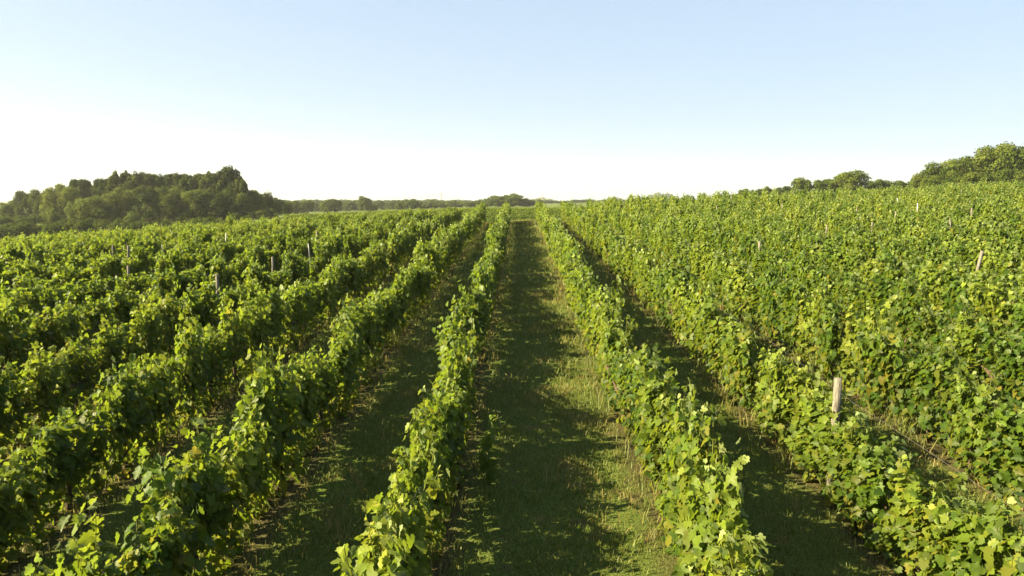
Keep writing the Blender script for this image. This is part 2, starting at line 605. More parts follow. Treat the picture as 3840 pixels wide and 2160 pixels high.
def ordinal(n):
    return ['', 'first', 'second', 'third', 'fourth', 'fifth', 'sixth', 'seventh', 'eighth', 'ninth', 'tenth', 'eleventh', 'twelfth'][n]


def row_label(side, n):
    if side == 'L':
        return {1: 'sunlit narrow vine row edging the wide central grass path on its left',
                2: 'second vine row left of the wide central grass path, its near end in the corner',
                }.get(n) or (f'{ordinal(n)} vine row to the left of the wide central grass path' if n <= 10
                             else 'vine row far out on the left slope, merging with its neighbours below the pine wood')
    return {1: 'vine row edging the wide central grass path on its right',
            2: 'vine row with the stout weathered post and bare wire, second right of the path',
            3: 'third vine row right of the central path, dense leaf wall behind the stout post'}.get(n) or (
        f'{ordinal(n)} vine row to the right of the wide central grass path' if n <= 6 else 'vine row lost in the unbroken leaf mass of the right slope')


def in_view(x, y, margin=4.5):
    return abs(x) < 0.73 * y + margin


seg_r = np.random.default_rng(11)
n_vines = 0
for side, xs in (('L', ROW_L), ('R', ROW_R)):
    for k, x in enumerate(xs):
        n = k + 1
        y0 = max(2.2, (abs(x) - 4.5) / 0.73)
        end = ROW_END + seg_r.uniform(-1.5, 1.5) + (4 if side == 'R' and n > 3 else 0)
        if y0 > end - 3: continue
        root = thing('vine_row', row_label(side, n), 'vine row', (x, y0, float(ground(x, y0))), 'trellised vine rows climbing the field')
        y = y0 + seg_r.uniform(0, .6)
        while y < end:
            # a gap in front of a visible post
            near_post = [p for p in post_at if abs(p[0] - x) < .1 and -0.75 < p[1] - y < 1.3]
            lod = 0 if y < 15 else 1 if y < 36 else 2
            zsc = 1.02 + .11 * float(wob(y * .8 + x * 3.1, x * 1.7, 1.0)) + seg_r.normal(0, .09)
            if near_post: zsc = min(zsc, .86 + seg_r.uniform(-.05, .05))
            if side == 'R' and n == 2 and -2.4 < y - post_at[0][1] < .2: zsc = .80 + seg_r.uniform(-.04, .04)
            if seg_r.random() < (.03 if n > 2 and side == 'L' and y > 14 else 0) and not near_post:
                y += 1.1; continue                        # a missing vine
            zsc *= 1 + (.17 if side == 'R' or n < 3 else .09) * min(1, max(0, (y - 12) / 24))      # vines stretched taller with distance from the camera to match the image skyline
            wx = seg_r.uniform(.76, 1.08) * (1.05 if side == 'R' else 1.0)
            flip = seg_r.choice([0, math.pi])
            me = VM[lod][seg_r.integers(len(VM[lod]))]
            if n == 1 and y < 9 and seg_r.random() < (.75 if y < 6.2 else .4): me = SHOOTY[seg_r.integers(3)]
            gx = x + seg_r.normal(0, .045)
            g = link('vine', me, root, (gx - x, y - y0, float(ground(gx, y)) - root.location.z), (seg_r.normal(0, .05), seg_r.normal(0, .05), flip + seg_r.normal(0, .12)), (wx, seg_r.uniform(.92, 1.10), zsc))
            if y < 40:
                link('trunk', TM[seg_r.integers(len(TM))], g)
            n_vines += 1
            y += seg_r.uniform(.98, 1.16)
        if abs(x) < 14:                                   # training wires of the near rows
            parts = []
            for hz in (.62, 1.34 if side == 'R' and n == 2 else 1.08):
                yy = np.arange(y0, min(end, 34), 1.5)
                pts = [(.02 * (1 if hz > 1 else -1), v - y0, float(ground(x, v)) + hz - .03 * math.sin(v) - root.location.z) for v in yy]
                parts.append(tube(pts, [.0012] * len(pts), 4, cap=False))
            V, Q = join(parts)
            link('trellis_wire', mesh_np('trellis_wire', V, Q, M['wire']), root)


# ---------------------------------------------------------------- posts
def post_mesh(h, rad, seed, square=False):
    r = np.random.default_rng(seed)
    n = 7
    pts = [(.012 * math.sin(i + seed), .01 * math.cos(1.7 * i), -.25 + (h + .25) * i / (n - 1)) for i in range(n)]
    rad_l = [rad * r.uniform(.93, 1.07) for _ in range(n - 1)] + [rad * .93]
    V, Q = tube(pts, rad_l, 4 if square else 10)
    V[-1, 2] += .006
    if not square:
        ring = V[-1 - 10:-1]; ring[:, 2] += r.normal(0, .008, 10)
    return V, Q


M['white_stake'] = bark_material('white_stake', (0.36, 0.35, 0.32), (0.50, 0.49, 0.45), 10.0)
for i, (x, y, h, kind, label) in enumerate(post_at):
    rr = np.random.default_rng(500 + i)
    rad = {'wood': rr.uniform(.036, .046), 'white': .026, 'metal': .022}[kind]
    if i == 0: rad = .049
    V, Q = post_mesh(h, rad, i, kind == 'metal')
    tilt = (rr.normal(0, .03), rr.normal(0, .04), rr.uniform(0, 6))
    if i == 1: tilt = (0, .12, 0)
    mat = M['post'] if kind == 'wood' else M['white_stake'] if kind == 'white' else M['steel']
    xo = x + (.16 if i == 17 else 0)
    o = link('trellis_post', mesh_np('trellis_post', V, Q, mat, smooth=False), None, (xo, y, float(ground(x, y))), tilt)
    tag(o, label, 'post', 'trellis posts standing in the vine rows')

# ---------------------------------------------------------------- the vineyard across the dip
def far_row_mesh(seed, length):
    r = np.random.default_rng(seed)
    n = int(length * 55)
    u = r.uniform(0, length, n)
    lump = 1 + .14 * np.sin(u * 1.9 + seed) * np.sin(u * .7 + 2 * seed)
    ang = r.uniform(-.35, math.pi + .35, n)
    pos = np.stack([u, .24 * np.cos(ang) * lump, .60 + .50 * np.sin(ang) * lump + r.normal(0, .05, n)], 1)
    nrm = np.stack([r.normal(0, .4, n), np.cos(ang), np.sin(ang) + .3], 1) + r.normal(0, .3, (n, 3))
    tip = np.stack([r.normal(0, .5, n), np.cos(ang) * .5, -np.ones(n)], 1)
    tint = np.stack([np.clip(r.normal(.5, .2, n), 0, 1), .12 * r.random(n)**2, np.zeros(n)], 1)
    V, F, C = leaves_to_mesh(pos, nrm, tip, r.uniform(.2, .34, n), tint, 2, seed)
    return V, F, C


FAR_DIR = R(17)
for k in range(17):
    # rows run across the slope that faces the camera
    off = 3.0 * k
    a0 = np.array([-62.0, 100.0]) + off * np.array([-math.sin(FAR_DIR), math.cos(FAR_DIR)]) * 1.0
    V, F, C = far_row_mesh(40 + k, 92.0)
    ca, sa = math.cos(FAR_DIR), math.sin(FAR_DIR)
    keep = (a0[0] + V[F[:, 0], 0] * ca) > -.33 * (a0[1] + V[F[:, 0], 0] * sa)
    F = F[keep]
    used, F = np.unique(F, return_inverse=True)
    F = F.reshape(-1, 3); V = V[used]; C = C[used]
    X = a0[0] + V[:, 0] * ca - V[:, 1] * sa
    Y = a0[1] + V[:, 0] * sa + V[:, 1] * ca
    Z = V[:, 2] + ground(X, Y)
    loc = (float(a0[0]), float(a0[1]), float(ground(a0[0], a0[1])))
    root = thing('vine_row', 'thin vine row in the far vineyard running across the slope beyond the crest', 'vine row', loc, 'vine rows of the far vineyard')
    link('foliage', mesh_np('foliage', np.stack([X - loc[0], Y - loc[1], Z - loc[2]], 1), F, M['vine'], C), root)


# ---------------------------------------------------------------- trees
def clumps(lobes, n, size, seed, up=0.3, shell=(.62, 1.06), quad=True):
    """leaf clumps spread through a set of ellipsoids; returns V, T, tint"""
    r = np.random.default_rng(seed)
    L = np.array(lobes, float)
    area = (L[:, 3] * L[:, 4] + L[:, 3] * L[:, 5] + L[:, 4] * L[:, 5])
    idx = r.choice(len(L), n, p=area / area.sum())
    d = r.normal(0, 1, (n, 3)); d /= np.linalg.norm(d, axis=1, keepdims=True)
    d[:, 2] = np.where(d[:, 2] < -.6, -d[:, 2] * r.random(n), d[:, 2])
    rad = r.uniform(*shell, n) ** .6 + np.minimum(r.exponential(.07, n), .45)
    bump = 1 + .10 * np.sin(7 * d[:, 0] + idx) * np.sin(6 * d[:, 1] + 2 * idx) + .08 * np.sin(9 * d[:, 2] + idx * 3)
    P = L[idx, :3] + L[idx, 3:6] * d * (rad * bump)[:, None]
    nn = d + r.normal(0, .55, (n, 3)) + np.array([0, 0, up])
    nn /= np.linalg.norm(nn, axis=1, keepdims=True)
    t = np.cross(nn, r.normal(0, 1, (n, 3))); t /= np.linalg.norm(t, axis=1, keepdims=True)
    b = np.cross(nn, t)
    s = size * r.uniform(.5, 1.25, n)
    k = r.uniform(.45, .8, n)
    quad_uv = [(-1, -.25), (.1, -1), (1, .2), (-.15, 1)]
    V = np.stack([P + (s * u)[:, None] * t * .6 + (s * k * v)[:, None] * b + (nn * (s * .18 * ((i % 2) * 2 - 1))[:, None]) for i, (u, v) in enumerate(quad_uv)], 1).reshape(-1, 3)
    T = np.arange(n * 4).reshape(n, 4)
    lobe_t = r.uniform(.2, .7, len(L))
    tint = np.stack([np.clip(lobe_t[idx] + r.normal(0, .18, n), 0, 1), np.clip(.10 * r.random(n) + .12 * (lobe_t[idx] > .6), 0, 1), np.zeros(n)], 1)
    return V, T, np.repeat(tint, 4, 0)


def tree_meshes(kind, seed):
    """crown and trunk of a tree one unit tall and about one unit wide"""
    r = np.random.default_rng(seed)
    lobes = []
    if kind == 'broad':
        base, n = .10, 18
        lobes.append((0, 0, .52, .34, .34, .34))
        for i in range(n):
            a = 2 * math.pi * (i * .618 + .1 * r.random()); z = .13 + .71 * (i / 17)
            w = math.sqrt(max(.05, 1 - ((z - .50) / .50)**2)) * .36
            q = r.uniform(.12, .21)
            lobes.append((w * math.cos(a), w * math.sin(a), z, q, q, q * r.uniform(.7, .95)))
        size, cnt, mat, tr = .030, 11000, 'tree', .45
    elif kind == 'oval':
        for i in range(14):
            a = 2 * math.pi * i * .618; z = .16 + .74 * i / 13 + r.normal(0, .02)
            w = .26 * math.sin(math.pi * min(1, (z - .02) / 1.05)) * r.uniform(.4, 1)
            q = r.uniform(.13, .22) * (1.1 - .4 * z)
            lobes.append((w * math.cos(a), w * math.sin(a), z, q, q, q * 1.1))
        size, cnt, mat, tr = .030, 9000, 'tree', .4
    elif kind == 'bush':
        for i in range(11):
            a = 2 * math.pi * i * .618; w = .34 * math.sqrt(r.random())
            q = r.uniform(.16, .27)
            lobes.append((w * math.cos(a), w * math.sin(a), r.uniform(.2, .72) * (1 - .6 * w), q, q, q * .95))
        size, cnt, mat, tr = .036, 5000, 'tree', .25
    else:                                                  # pine: bare trunk, rounded tufts of needles above
        for i in range(46):
            a = 2 * math.pi * i * .618; z = .16 + .76 * r.random() ** .8
            w = .44 * math.sqrt(max(.03, 1 - ((z - .45) / .52)**2)) * r.uniform(.1, 1.0) ** .6
            q = r.uniform(.06, .13)
            lobes.append((w * math.cos(a), w * math.sin(a), z, q, q, q * r.uniform(.7, 1.25)))
        size, cnt, mat, tr = .028, 11000, 'pine', .80
    V, T, C = clumps(lobes, cnt, size, seed, up=.3, shell=(.5, 1.08))
    crown = mesh_np('crown', V, T, M[mat], C)
    lean = r.normal(0, .03, 2)
    pts = [(lean[0] * t * t, lean[1] * t * t, t * tr * 1.03 - .03) for t in np.linspace(0, 1, 6)]
    rad = [.026 * (1 - .65 * t) + .012 * (1 - t)**4 for t in np.linspace(0, 1, 6)]
    parts = [tube(pts, rad, 7)]
    for lb in lobes[1:8]:
        z0 = tr * r.uniform(.55, 1.2)
        b = np.array([0, 0, z0]); e = np.array(lb[:3])
        parts.append(tube([b, b * .5 + e * .5 + np.array([0, 0, -.02]), e], [.011, .008, .003], 5))
    Vt, Qt = join(parts)
    return crown, mesh_np('trunk', Vt, Qt, M['bark'], smooth=True)


TREE = {k: [tree_meshes(k, s) for s in range(10 * j, 10 * j + c)] for j, (k, c) in enumerate((('broad', 5), ('oval', 3), ('bush', 4), ('pine', 4)))}
tree_r = np.random.default_rng(23)


def tree(kind, px, top, base, width, dist, label, group, name=None, cat='tree'):
    """px, top, base, width in pixels of the photograph, at the given distance in metres"""
    p = at(px, base, dist)
    gz = float(ground(p[0], p[1]))
    ztop = at(px, top, dist)[2]
    H = ztop - gz
    W = width / FPX * dist
    name = name or {'broad': 'broadleaf_tree', 'oval': 'broadleaf_tree', 'bush': 'bush', 'pine': 'pine_tree'}[kind]
    root = thing(name, label, cat if kind != 'bush' else 'bush', (p[0], p[1], gz), group, tree_r.uniform(0, 6.28))
    crown, trunk = TREE[kind][tree_r.integers(len(TREE[kind]))]
    sc = (W / .98, W / .98, H / 1.0)
    c = link('crown', crown, root, scale=sc)
    if any(w in label for w in ('pale green', 'light green', 'light tree', 'yellow', 'pale feathery')):
        c.material_slots[0].link = 'OBJECT'
        c.material_slots[0].material = M['tree_pale']
    link('trunk', trunk, root, scale=(max(W, H * .6) * .9,) * 2 + (H,))
    return root


GL = 'trees of the wood on the left'
for a in [
    # back row of the left wood, left to right
    ('broad', 40, 752, 838, 70, 195, 'low dark tree at the left end of the wood, cut off by the picture edge'),
    ('broad', 112, 712, 835, 90, 190, 'rounded grey green tree at the left end of the wood'),
    ('broad', 165, 706, 835, 80, 186, 'dark round tree third from the left end of the wood'),
    ('broad', 240, 684, 835, 90, 186, 'feathery topped tree rising behind the pale green one'),
    ('pine', 316, 671, 832, 110, 182, 'pine left of the wood\'s tall middle, ragged crown'),
    ('pine', 393, 668, 832, 100, 180, 'pine with an uneven top between the pale tree and the tall middle'),
    ('pine', 466, 640, 830, 120, 178, 'tallest pine in the middle of the left wood'),
    ('pine', 535, 650, 828, 120, 178, 'broad pine just right of the middle peak of the left wood'),
    ('pine', 580, 650, 826, 90, 184, 'narrow pine top poking up right of the middle peak'),
    ('pine', 625, 659, 824, 110, 180, 'flat topped pine in the level stretch of the wood, left one'),
    ('pine', 675, 650, 820, 120, 180, 'dense pine in the level stretch of the wood, middle one'),
    ('pine', 715, 656, 818, 110, 178, 'flat topped pine in the level stretch of the wood, right one'),
    ('pine', 755, 650, 815, 90, 182, 'pine with a double spike top near the right peak'),
    ('pine', 808, 643, 812, 110, 178, 'bushy pine leaning against the highest right hand pine'),
    ('pine', 866, 630, 810, 124, 178, 'highest pine near the right end of the wood, dome top'),
    ('pine', 905, 668, 806, 70, 176, 'dark pine on the falling right shoulder of the wood'),
    ('broad', 938, 702, 802, 66, 178, 'dark tree at the foot of the wood\'s right shoulder'),
    ('broad', 966, 711, 798, 60, 185, 'pale feathery tree where the wood thins out on the right'),
    ('broad', 1000, 720, 797, 54, 190, 'small thin tree in front of the pylon at the wood\'s right end'),
    ('broad', 1032, 738, 796, 56, 200, 'low dark tree just right of the pylon at the wood\'s end'),
    ('broad', 1066, 750, 794, 56, 210, 'low tree two along from the pylon at the wood\'s end'),
]:
    tree(*a, GL)
for a in [
    # front edge
    ('broad', 235, 700, 832, 130, 165, 'pale green leafy tree in front of the wood, left part'),
    ('bush', 100, 795, 850, 120, 150, 'low broad bush at the left edge in front of the wood'),
    ('bush', 20, 808, 856, 90, 148, 'small bush at the extreme left edge before the wood'),
    ('bush', 215, 790, 846, 70, 152, 'small bush between the low broad bush and the leafy trees'),
    ('broad', 300, 745, 842, 90, 160, 'light green bushy tree before the pines, left of the dark one'),
    ('broad', 385, 725, 842, 150, 160, 'big dark rounded tree in front of the tall middle pine'),
    ('broad', 480, 700, 836, 90, 164, 'light tree with arching branches below the middle pine'),
    ('pine', 558, 690, 834, 110, 160, 'tall front tree with its bare pale trunk showing at the wood edge'),
    ('bush', 500, 785, 838, 60, 156, 'yellowish bush at the foot of the bare trunk'),
    ('broad', 650, 700, 826, 130, 168, 'dark shaded tree right of the bare trunk'),
    ('broad', 740, 705, 822, 130, 168, 'dark shaded tree under the level pines'),
    ('broad', 830, 705, 818, 130, 168, 'dark shaded tree under the highest right hand pine'),
    ('broad', 900, 725, 812, 90, 168, 'dark shaded tree at the wood\'s lower right corner'),
    ('bush', 1022, 770, 796, 46, 170, 'pale yellow green bush standing before the end of the wood'),
]:
    tree(*a, GL)

for i, px in enumerate(np.arange(-20, 1010, 36)):
    tree('bush', px + tree_r.uniform(-8, 8), 800 - 18 * (px / 1000) + tree_r.uniform(-8, 8), 852 - 50 * (px / 1000), 80, 172 + 5 * tree_r.random(),
         'shaded shrub of the dark understorey filling the left wood between its trunks', 'understorey shrubs of the wood on the left')

for i, px in enumerate(np.arange(330, 900, 44)):
    tree('broad', px + tree_r.uniform(-8, 8), 672 + tree_r.uniform(-8, 10) + (14 if px < 420 else 0), 828, 120, 192 + 6 * tree_r.random(),
         'tree in the closed canopy at the back of the left wood', 'back trees of the wood on the left')
for i, px in enumerate(np.arange(-40, 960, 40)):
    tree('bush', px + tree_r.uniform(-10, 10), 832 - .042 * px + tree_r.uniform(-8, 8) - (14 if px < 420 else 0), 880 - .07 * px, 84, 118 + 16 * tree_r.random(),
         'low scrub bush between the ends of the vine rows and the left wood', 'scrub bushes along the foot of the left wood')

GT = 'trees of the low treeline beyond the far vineyard'
for a in [
    ('broad', 1098, 750, 790, 46, 300, 'smooth pale green round tree left in the low treeline'),
    ('broad', 1126, 754, 790, 46, 310, 'round tree touching the smooth pale one in the low treeline'),
    ('broad', 1156, 749, 788, 46, 320, 'pointed dark tree in the left part of the low treeline'),
    ('broad', 1228, 748, 786, 54, 330, 'wide dark tree with two humps, left one, in the low treeline'),
    ('broad', 1256, 744, 786, 58, 330, 'wide dark tree with two humps, right one, in the low treeline'),
    ('broad', 1368, 735, 783, 50, 340, 'tall umbrella shaped tree standing out of the low treeline'),
    ('bush', 1400, 754, 783, 36, 345, 'small tree at the right foot of the umbrella shaped tree'),
    ('broad', 1500, 754, 783, 40, 350, 'left of the two dark trees below the faint pylon'),
    ('broad', 1543, 746, 783, 56, 350, 'taller of the two dark trees below the faint pylon'),
    ('broad', 1578, 762, 783, 34, 350, 'small dark tree right of the pair below the faint pylon'),
    ('broad', 1826, 742, 778, 30, 380, 'slim tree just left of the big central clump'),
    ('broad', 1868, 733, 782, 84, 370, 'left half of the big dark central clump of trees'),
    ('broad', 1922, 726, 782, 84, 370, 'taller right half of the big dark central clump of trees'),
    ('broad', 1962, 742, 780, 56, 372, 'dark tree on the right flank of the central clump'),
    ('broad', 1985, 748, 780, 40, 372, 'last dark tree on the right flank of the central clump'),
]:
    tree(*a, GT)
for i, px in enumerate(np.arange(1085, 2000, 21)):
    d = 400 + 60 * tree_r.random()
    tree('broad' if i % 3 else 'bush', px + tree_r.uniform(-6, 6), 755 + tree_r.uniform(-6, 6) - (3 if px > 1700 else 0), 785, 40 + 18 * tree_r.random(), d,
         'low hazy tree in the unbroken treeline beyond the far vineyard', GT, name='broadleaf_tree', cat='tree')
for i, px in enumerate(np.arange(1010, 2340, 20)):
    tree('broad', px + tree_r.uniform(-6, 6), 750 + tree_r.uniform(-4, 4), 778, 44 + 14 * tree_r.random(), 700 + 120 * tree_r.random(),
         'pale distant tree in the hazy strip along the horizon', 'trees in the hazy strip along the horizon', name='broadleaf_tree', cat='tree')

GR = 'trees along the right skyline'
for a in [
    ('broad', 2700, 731, 745, 30, 200, 'lowest bush like tree at the left end of the right skyline'),
    ('broad', 2788, 706, 745, 50, 195, 'small dark tree left of the others on the right skyline'),
    ('broad', 2835, 708, 740, 46, 195, 'small round tree next to the leftmost dark one, right skyline'),
    ('broad', 2873, 700, 738, 46, 195, 'small tree with a flat crown on the right skyline'),
    ('broad', 2903, 706, 738, 40, 198, 'thin low tree between flat crowned and pointed ones, right skyline'),
    ('broad', 2940, 696, 735, 56, 192, 'pointed small tree left of the first tall skyline oak'),
    ('broad', 3005, 664, 735, 84, 188, 'upright tree, first tall one on the right skyline'),
    ('broad', 3088, 668, 730, 90, 186, 'spreading tree between the upright and the dome shaped one'),
    ('broad', 3185, 637, 725, 128, 184, 'tall dome shaped tree, highest on the right skyline before the wood'),
    ('broad', 3282, 670, 725, 76, 188, 'dark tree right of the dome shaped tree'),
    ('broad', 3350, 674, 722, 96, 190, 'low wide tree in the dip before the right wood'),
    ('broad', 3412, 680, 720, 70, 190, 'small dark tree touching the left end of the right wood'),
]:
    tree(*a, GR)
GW = 'trees of the wood at the right edge'
for a in [
    ('broad', 3462, 648, 720, 100, 150, 'leftmost rounded tree of the right wood'),
    ('broad', 3520, 612, 718, 130, 152, 'second tree of the right wood with a darker crown'),
    ('broad', 3590, 595, 716, 150, 150, 'yellow green spreading tree in the left half of the right wood'),
    ('broad', 3660, 573, 714, 140, 152, 'broad tree below the rise of the right wood'),
    ('broad', 3735, 540, 712, 170, 148, 'tall tree on the rise of the right wood'),
    ('broad', 3805, 532, 710, 170, 148, 'tallest tree at the right picture edge'),
    ('broad', 3880, 530, 710, 170, 146, 'tree half cut by the right picture edge'),
    ('broad', 3550, 655, 722, 130, 138, 'lower front tree in the left part of the right wood'),
    ('broad', 3640, 645, 720, 130, 136, 'lower front tree in the middle of the right wood'),
    ('broad', 3725, 638, 718, 140, 134, 'lower front tree under the rise of the right wood'),
    ('broad', 3810, 630, 716, 140, 132, 'lower dark front tree at the right picture edge'),
]:
    tree(*a, GW)


# ---------------------------------------------------------------- wooded hills on the horizon
def hill(px, top, halfw, dist, seed, name='hill'):
    r = np.random.default_rng(seed)
    c = at(px, top, dist)
    gz = float(ground(c[0], dist)) - 1.0
    W = halfw / FPX * dist; H = c[2] - gz
    n = 24
    g = np.linspace(-1.25, 1.25, n)
    X, Y = np.meshgrid(g, g)
    Z = np.exp(-2.2 * (X**2 + Y**2)) * (1 + .12 * np.sin(4 * X + seed) + .1 * np.sin(7 * X + 2 * seed))
    V = np.stack([X * W * 1.2, Y * W * 1.2, Z * H * .8 - .3], -1).reshape(-1, 3)
    i = np.arange((n - 1)**2); a = (i // (n - 1)) * n + i % (n - 1)
    o = link(name, mesh_np(name, V, np.stack([a, a + 1, a + n + 1, a + n], 1), GROUND_MAT, np.zeros((len(V), 3)), smooth=True), None, (c[0], dist, gz))
    tag(o, kind='structure')
    # the wood that covers it
    lobes = []
    for k in range(46):
        x, y = r.uniform(-1, 1), r.uniform(-1, .6)
        z = math.exp(-2.2 * (x * x + y * y)) * H * .8
        q = r.uniform(.10, .17) * W
        lobes.append((x * W * 1.2, y * W * 1.2, z + q * .1, q, q, min(q, H * .28)))
    Vc, T, C = clumps(lobes, 6000, W * .05, seed)
    w = link('distant_wood', mesh_np('distant_wood', Vc, T, M['tree'], C), None, (c[0], dist, gz))
    tag(w, kind='stuff')
    return c, gz, H


GROUND_MAT = bpy.data.materials['vineyard_ground']
h1 = hill(2034, 741, 46, 1900, 1)
h2 = hill(2300, 742, 48, 2100, 2)
h3 = hill(2482, 726, 80, 1800, 3)


# ---------------------------------------------------------------- pylons, masts, power lines
def bar(a, b, w):
    return tube([a, b], [w, w], 4, cap=False)


def pylon(px, top, base, dist, label, arms=3, group='lattice pylons on the horizon', scale_w=1.0):
    p = at(px, base, dist)
    gz = float(ground(p[0], dist)) - .5
    H = at(px, top, dist)[2] - gz
    root = thing('power_pylon', label, 'pylon', (p[0], dist, gz), group)
    s = H / 30 * scale_w
    hw = lambda z: (2.4 * (1 - z / H) ** 1.3 + .75) * s
    t = .13 * s
    legs = []
    for sx in (-1, 1):
        for sy in (-1, 1):
            zz = np.linspace(0, H, 7)
            V, Q = tube([(sx * hw(z), sy * hw(z), z) for z in zz], [t] * 7, 4, cap=False)
            legs.append((V, Q))
    for v, q in legs:
        link('leg', mesh_np('leg', v, q, M['steel']), root)
    br = []
    zz = np.linspace(0, H, 10)
    for z0, z1 in zip(zz[:-1], zz[1:]):
        for sy in (-1, 1):
            br += [bar((-hw(z0), sy * hw(z0), z0), (hw(z1), sy * hw(z1), z1), t * .6), bar((hw(z0), sy * hw(z0), z0), (-hw(z1), sy * hw(z1), z1), t * .6)]
            br += [bar((sy * hw(z0), -hw(z0), z0), (sy * hw(z1), hw(z1), z1), t * .6)]
    V, Q = join(br)
    link('bracing', mesh_np('bracing', V, Q, M['steel']), root)
    ends = []
    for k in range(arms):
        z = H * (.96 - .16 * k); L = (2.6 + .5 * (k == 1)) * s
        V, Q = join([bar((-L, 0, z), (L, 0, z), t), bar((-L, 0, z), (0, 0, z + 1.2 * s), t * .7), bar((L, 0, z), (0, 0, z + 1.2 * s), t * .7)])
        link('cross_arm', mesh_np('cross_arm', V, Q, M['steel']), root)
        ends.append([(p[0] - L, dist, gz + z - 1.0 * s), (p[0] + L, dist, gz + z - 1.0 * s)])
    return ends


pA = pylon(1007, 707, 800, 900, 'pylon standing behind the thin trees at the right end of the left wood')
pB = pylon(1519, 735, 790, 1700, 'faintest pylon above the two dark trees left of centre')
pC = pylon(1655, 721, 790, 1150, 'clearest tall lattice pylon left of the central tree clump')
pD = pylon(2145, 733, 780, 1900, 'faint thin pylon right of the hill with the mast')
pE = pylon(1990, 735, 785, 1900, 'faint pylon just right of the central tree clump')
pF = pylon(2097, 745, 780, 2100, 'smallest pylon between the masted hill and the vines')


def mast(px, top, base, dist, label, wide, name):
    p = at(px, base, dist); q = at(px, top, dist)
    root = thing(name, label, 'mast' if name == 'radio_mast' else 'tower', (p[0], dist, p[2] - 3), 'towers on the horizon hills')
    H = q[2] - p[2] + 3
    if name == 'radio_mast':
        V, Q = tube([(0, 0, 0), (0, 0, H * .40)], [wide * 1.2, wide * .9], 8)
        link('tower_base', mesh_np('tower_base', V, Q, M['post'], smooth=True), root)
        parts = [bar((sx * wide * .5, sy * wide * .5, H * .4), (sx * wide * .14, sy * wide * .14, H), wide * .10) for sx in (-1, 1) for sy in (-1, 1)]
        for k in range(9):
            z0, z1 = H * (.42 + .06 * k), H * (.48 + .06 * k)
            parts.append(bar((-wide * .4, -wide * .4, z0), (wide * .4, wide * .4, z1), wide * .06))
            parts.append(bar((wide * .4, -wide * .4, z0), (-wide * .4, wide * .4, z1), wide * .06))
        V, Q = join(parts)
        link('lattice', mesh_np('lattice', V, Q, M['steel']), root)
    else:
        V, Q = tube([(0, 0, 0), (0, 0, H * .8), (0, 0, H * .82), (0, 0, H)], [wide, wide * .85, wide * 1.25, wide * .7], 10)
        link('shaft', mesh_np('shaft', V, Q, M['post']), root)
        V, Q = tube([(0, 0, H), (0, 0, H * 1.08)], [wide * .7, wide * .1], 10)
        link('cap', mesh_np('cap', V, Q, M['post']), root)


mast(2033, 711, 752, 1880, 'tall thin radio mast on the hill right of the central clump', 1.9, 'radio_mast')
mast(2315, 738, 748, 2080, 'short pale tower on the small hill by the vine crest', 1.9, 'hill_tower')
mast(2503, 718, 735, 1780, 'slender dark tower on the wooded hill above the right rows', 1.4, 'hill_tower')


def power_line(A, B, label):
    root = thing('power_line', label, 'power line', A[0][0], 'power lines between the pylons')
    o = np.array(A[0][0])
    for ea, eb in zip(A, B):
        for k in (0, 1):
            a, b = np.array(ea[k]), np.array(eb[k])
            L = np.linalg.norm(b - a)
            pts = [a + (b - a) * t - np.array([0, 0, 4 * L * .022 * t * (1 - t)]) - o for t in np.linspace(0, 1, 17)]
            V, Q = tube(pts, [.07] * 17, 4, cap=False)
            link('cable', mesh_np('cable', V, Q, M['steel']), root)


power_line(pA, pC, 'thin cables sagging from the wood pylon to the clearest pylon')
power_line(pC, pE, 'thin cables sagging from the clearest pylon behind the central clump')


# ---------------------------------------------------------------- grass, weeds
def blades(x, y, h, w, lean, tint, seed):
    r = np.random.default_rng(seed)
    n = len(x)
    z = ground(x, y)
    a = r.uniform(0, 2 * math.pi, n)
    dx, dy = np.cos(a), np.sin(a)
    la = r.uniform(0, 2 * math.pi, n)
    lx, ly = np.cos(la) * lean * h, np.sin(la) * lean * h
    B = np.stack([x, y, z - .01], 1)
    Wd = np.stack([dx * w / 2, dy * w / 2, 0 * w], 1)
    mid = B + np.stack([lx * .35, ly * .35, h * .62], 1)
    tp = B + np.stack([lx, ly, h * (1 - .35 * np.minimum(1, lean))], 1)
    V = np.stack([B - Wd, B + Wd, mid + Wd * .7, tp, mid - Wd * .7], 1).reshape(-1, 3)
    i = np.arange(n)[:, None] * 5
    T = np.concatenate([i + np.array([[0, 1, 2]]), i + np.array([[0, 2, 4]]), i + np.array([[4, 2, 3]])], 0)
    return V, T, np.repeat(tint, 5, 0)


def scatter(n, y0, y1, xmax, seed):
    r = np.random.default_rng(seed)
    y = np.sqrt(r.uniform(y0**2, y1**2, n))
    x = r.uniform(-1, 1, n) * np.minimum(xmax, .72 * y + 1.5)
    return x, y, r


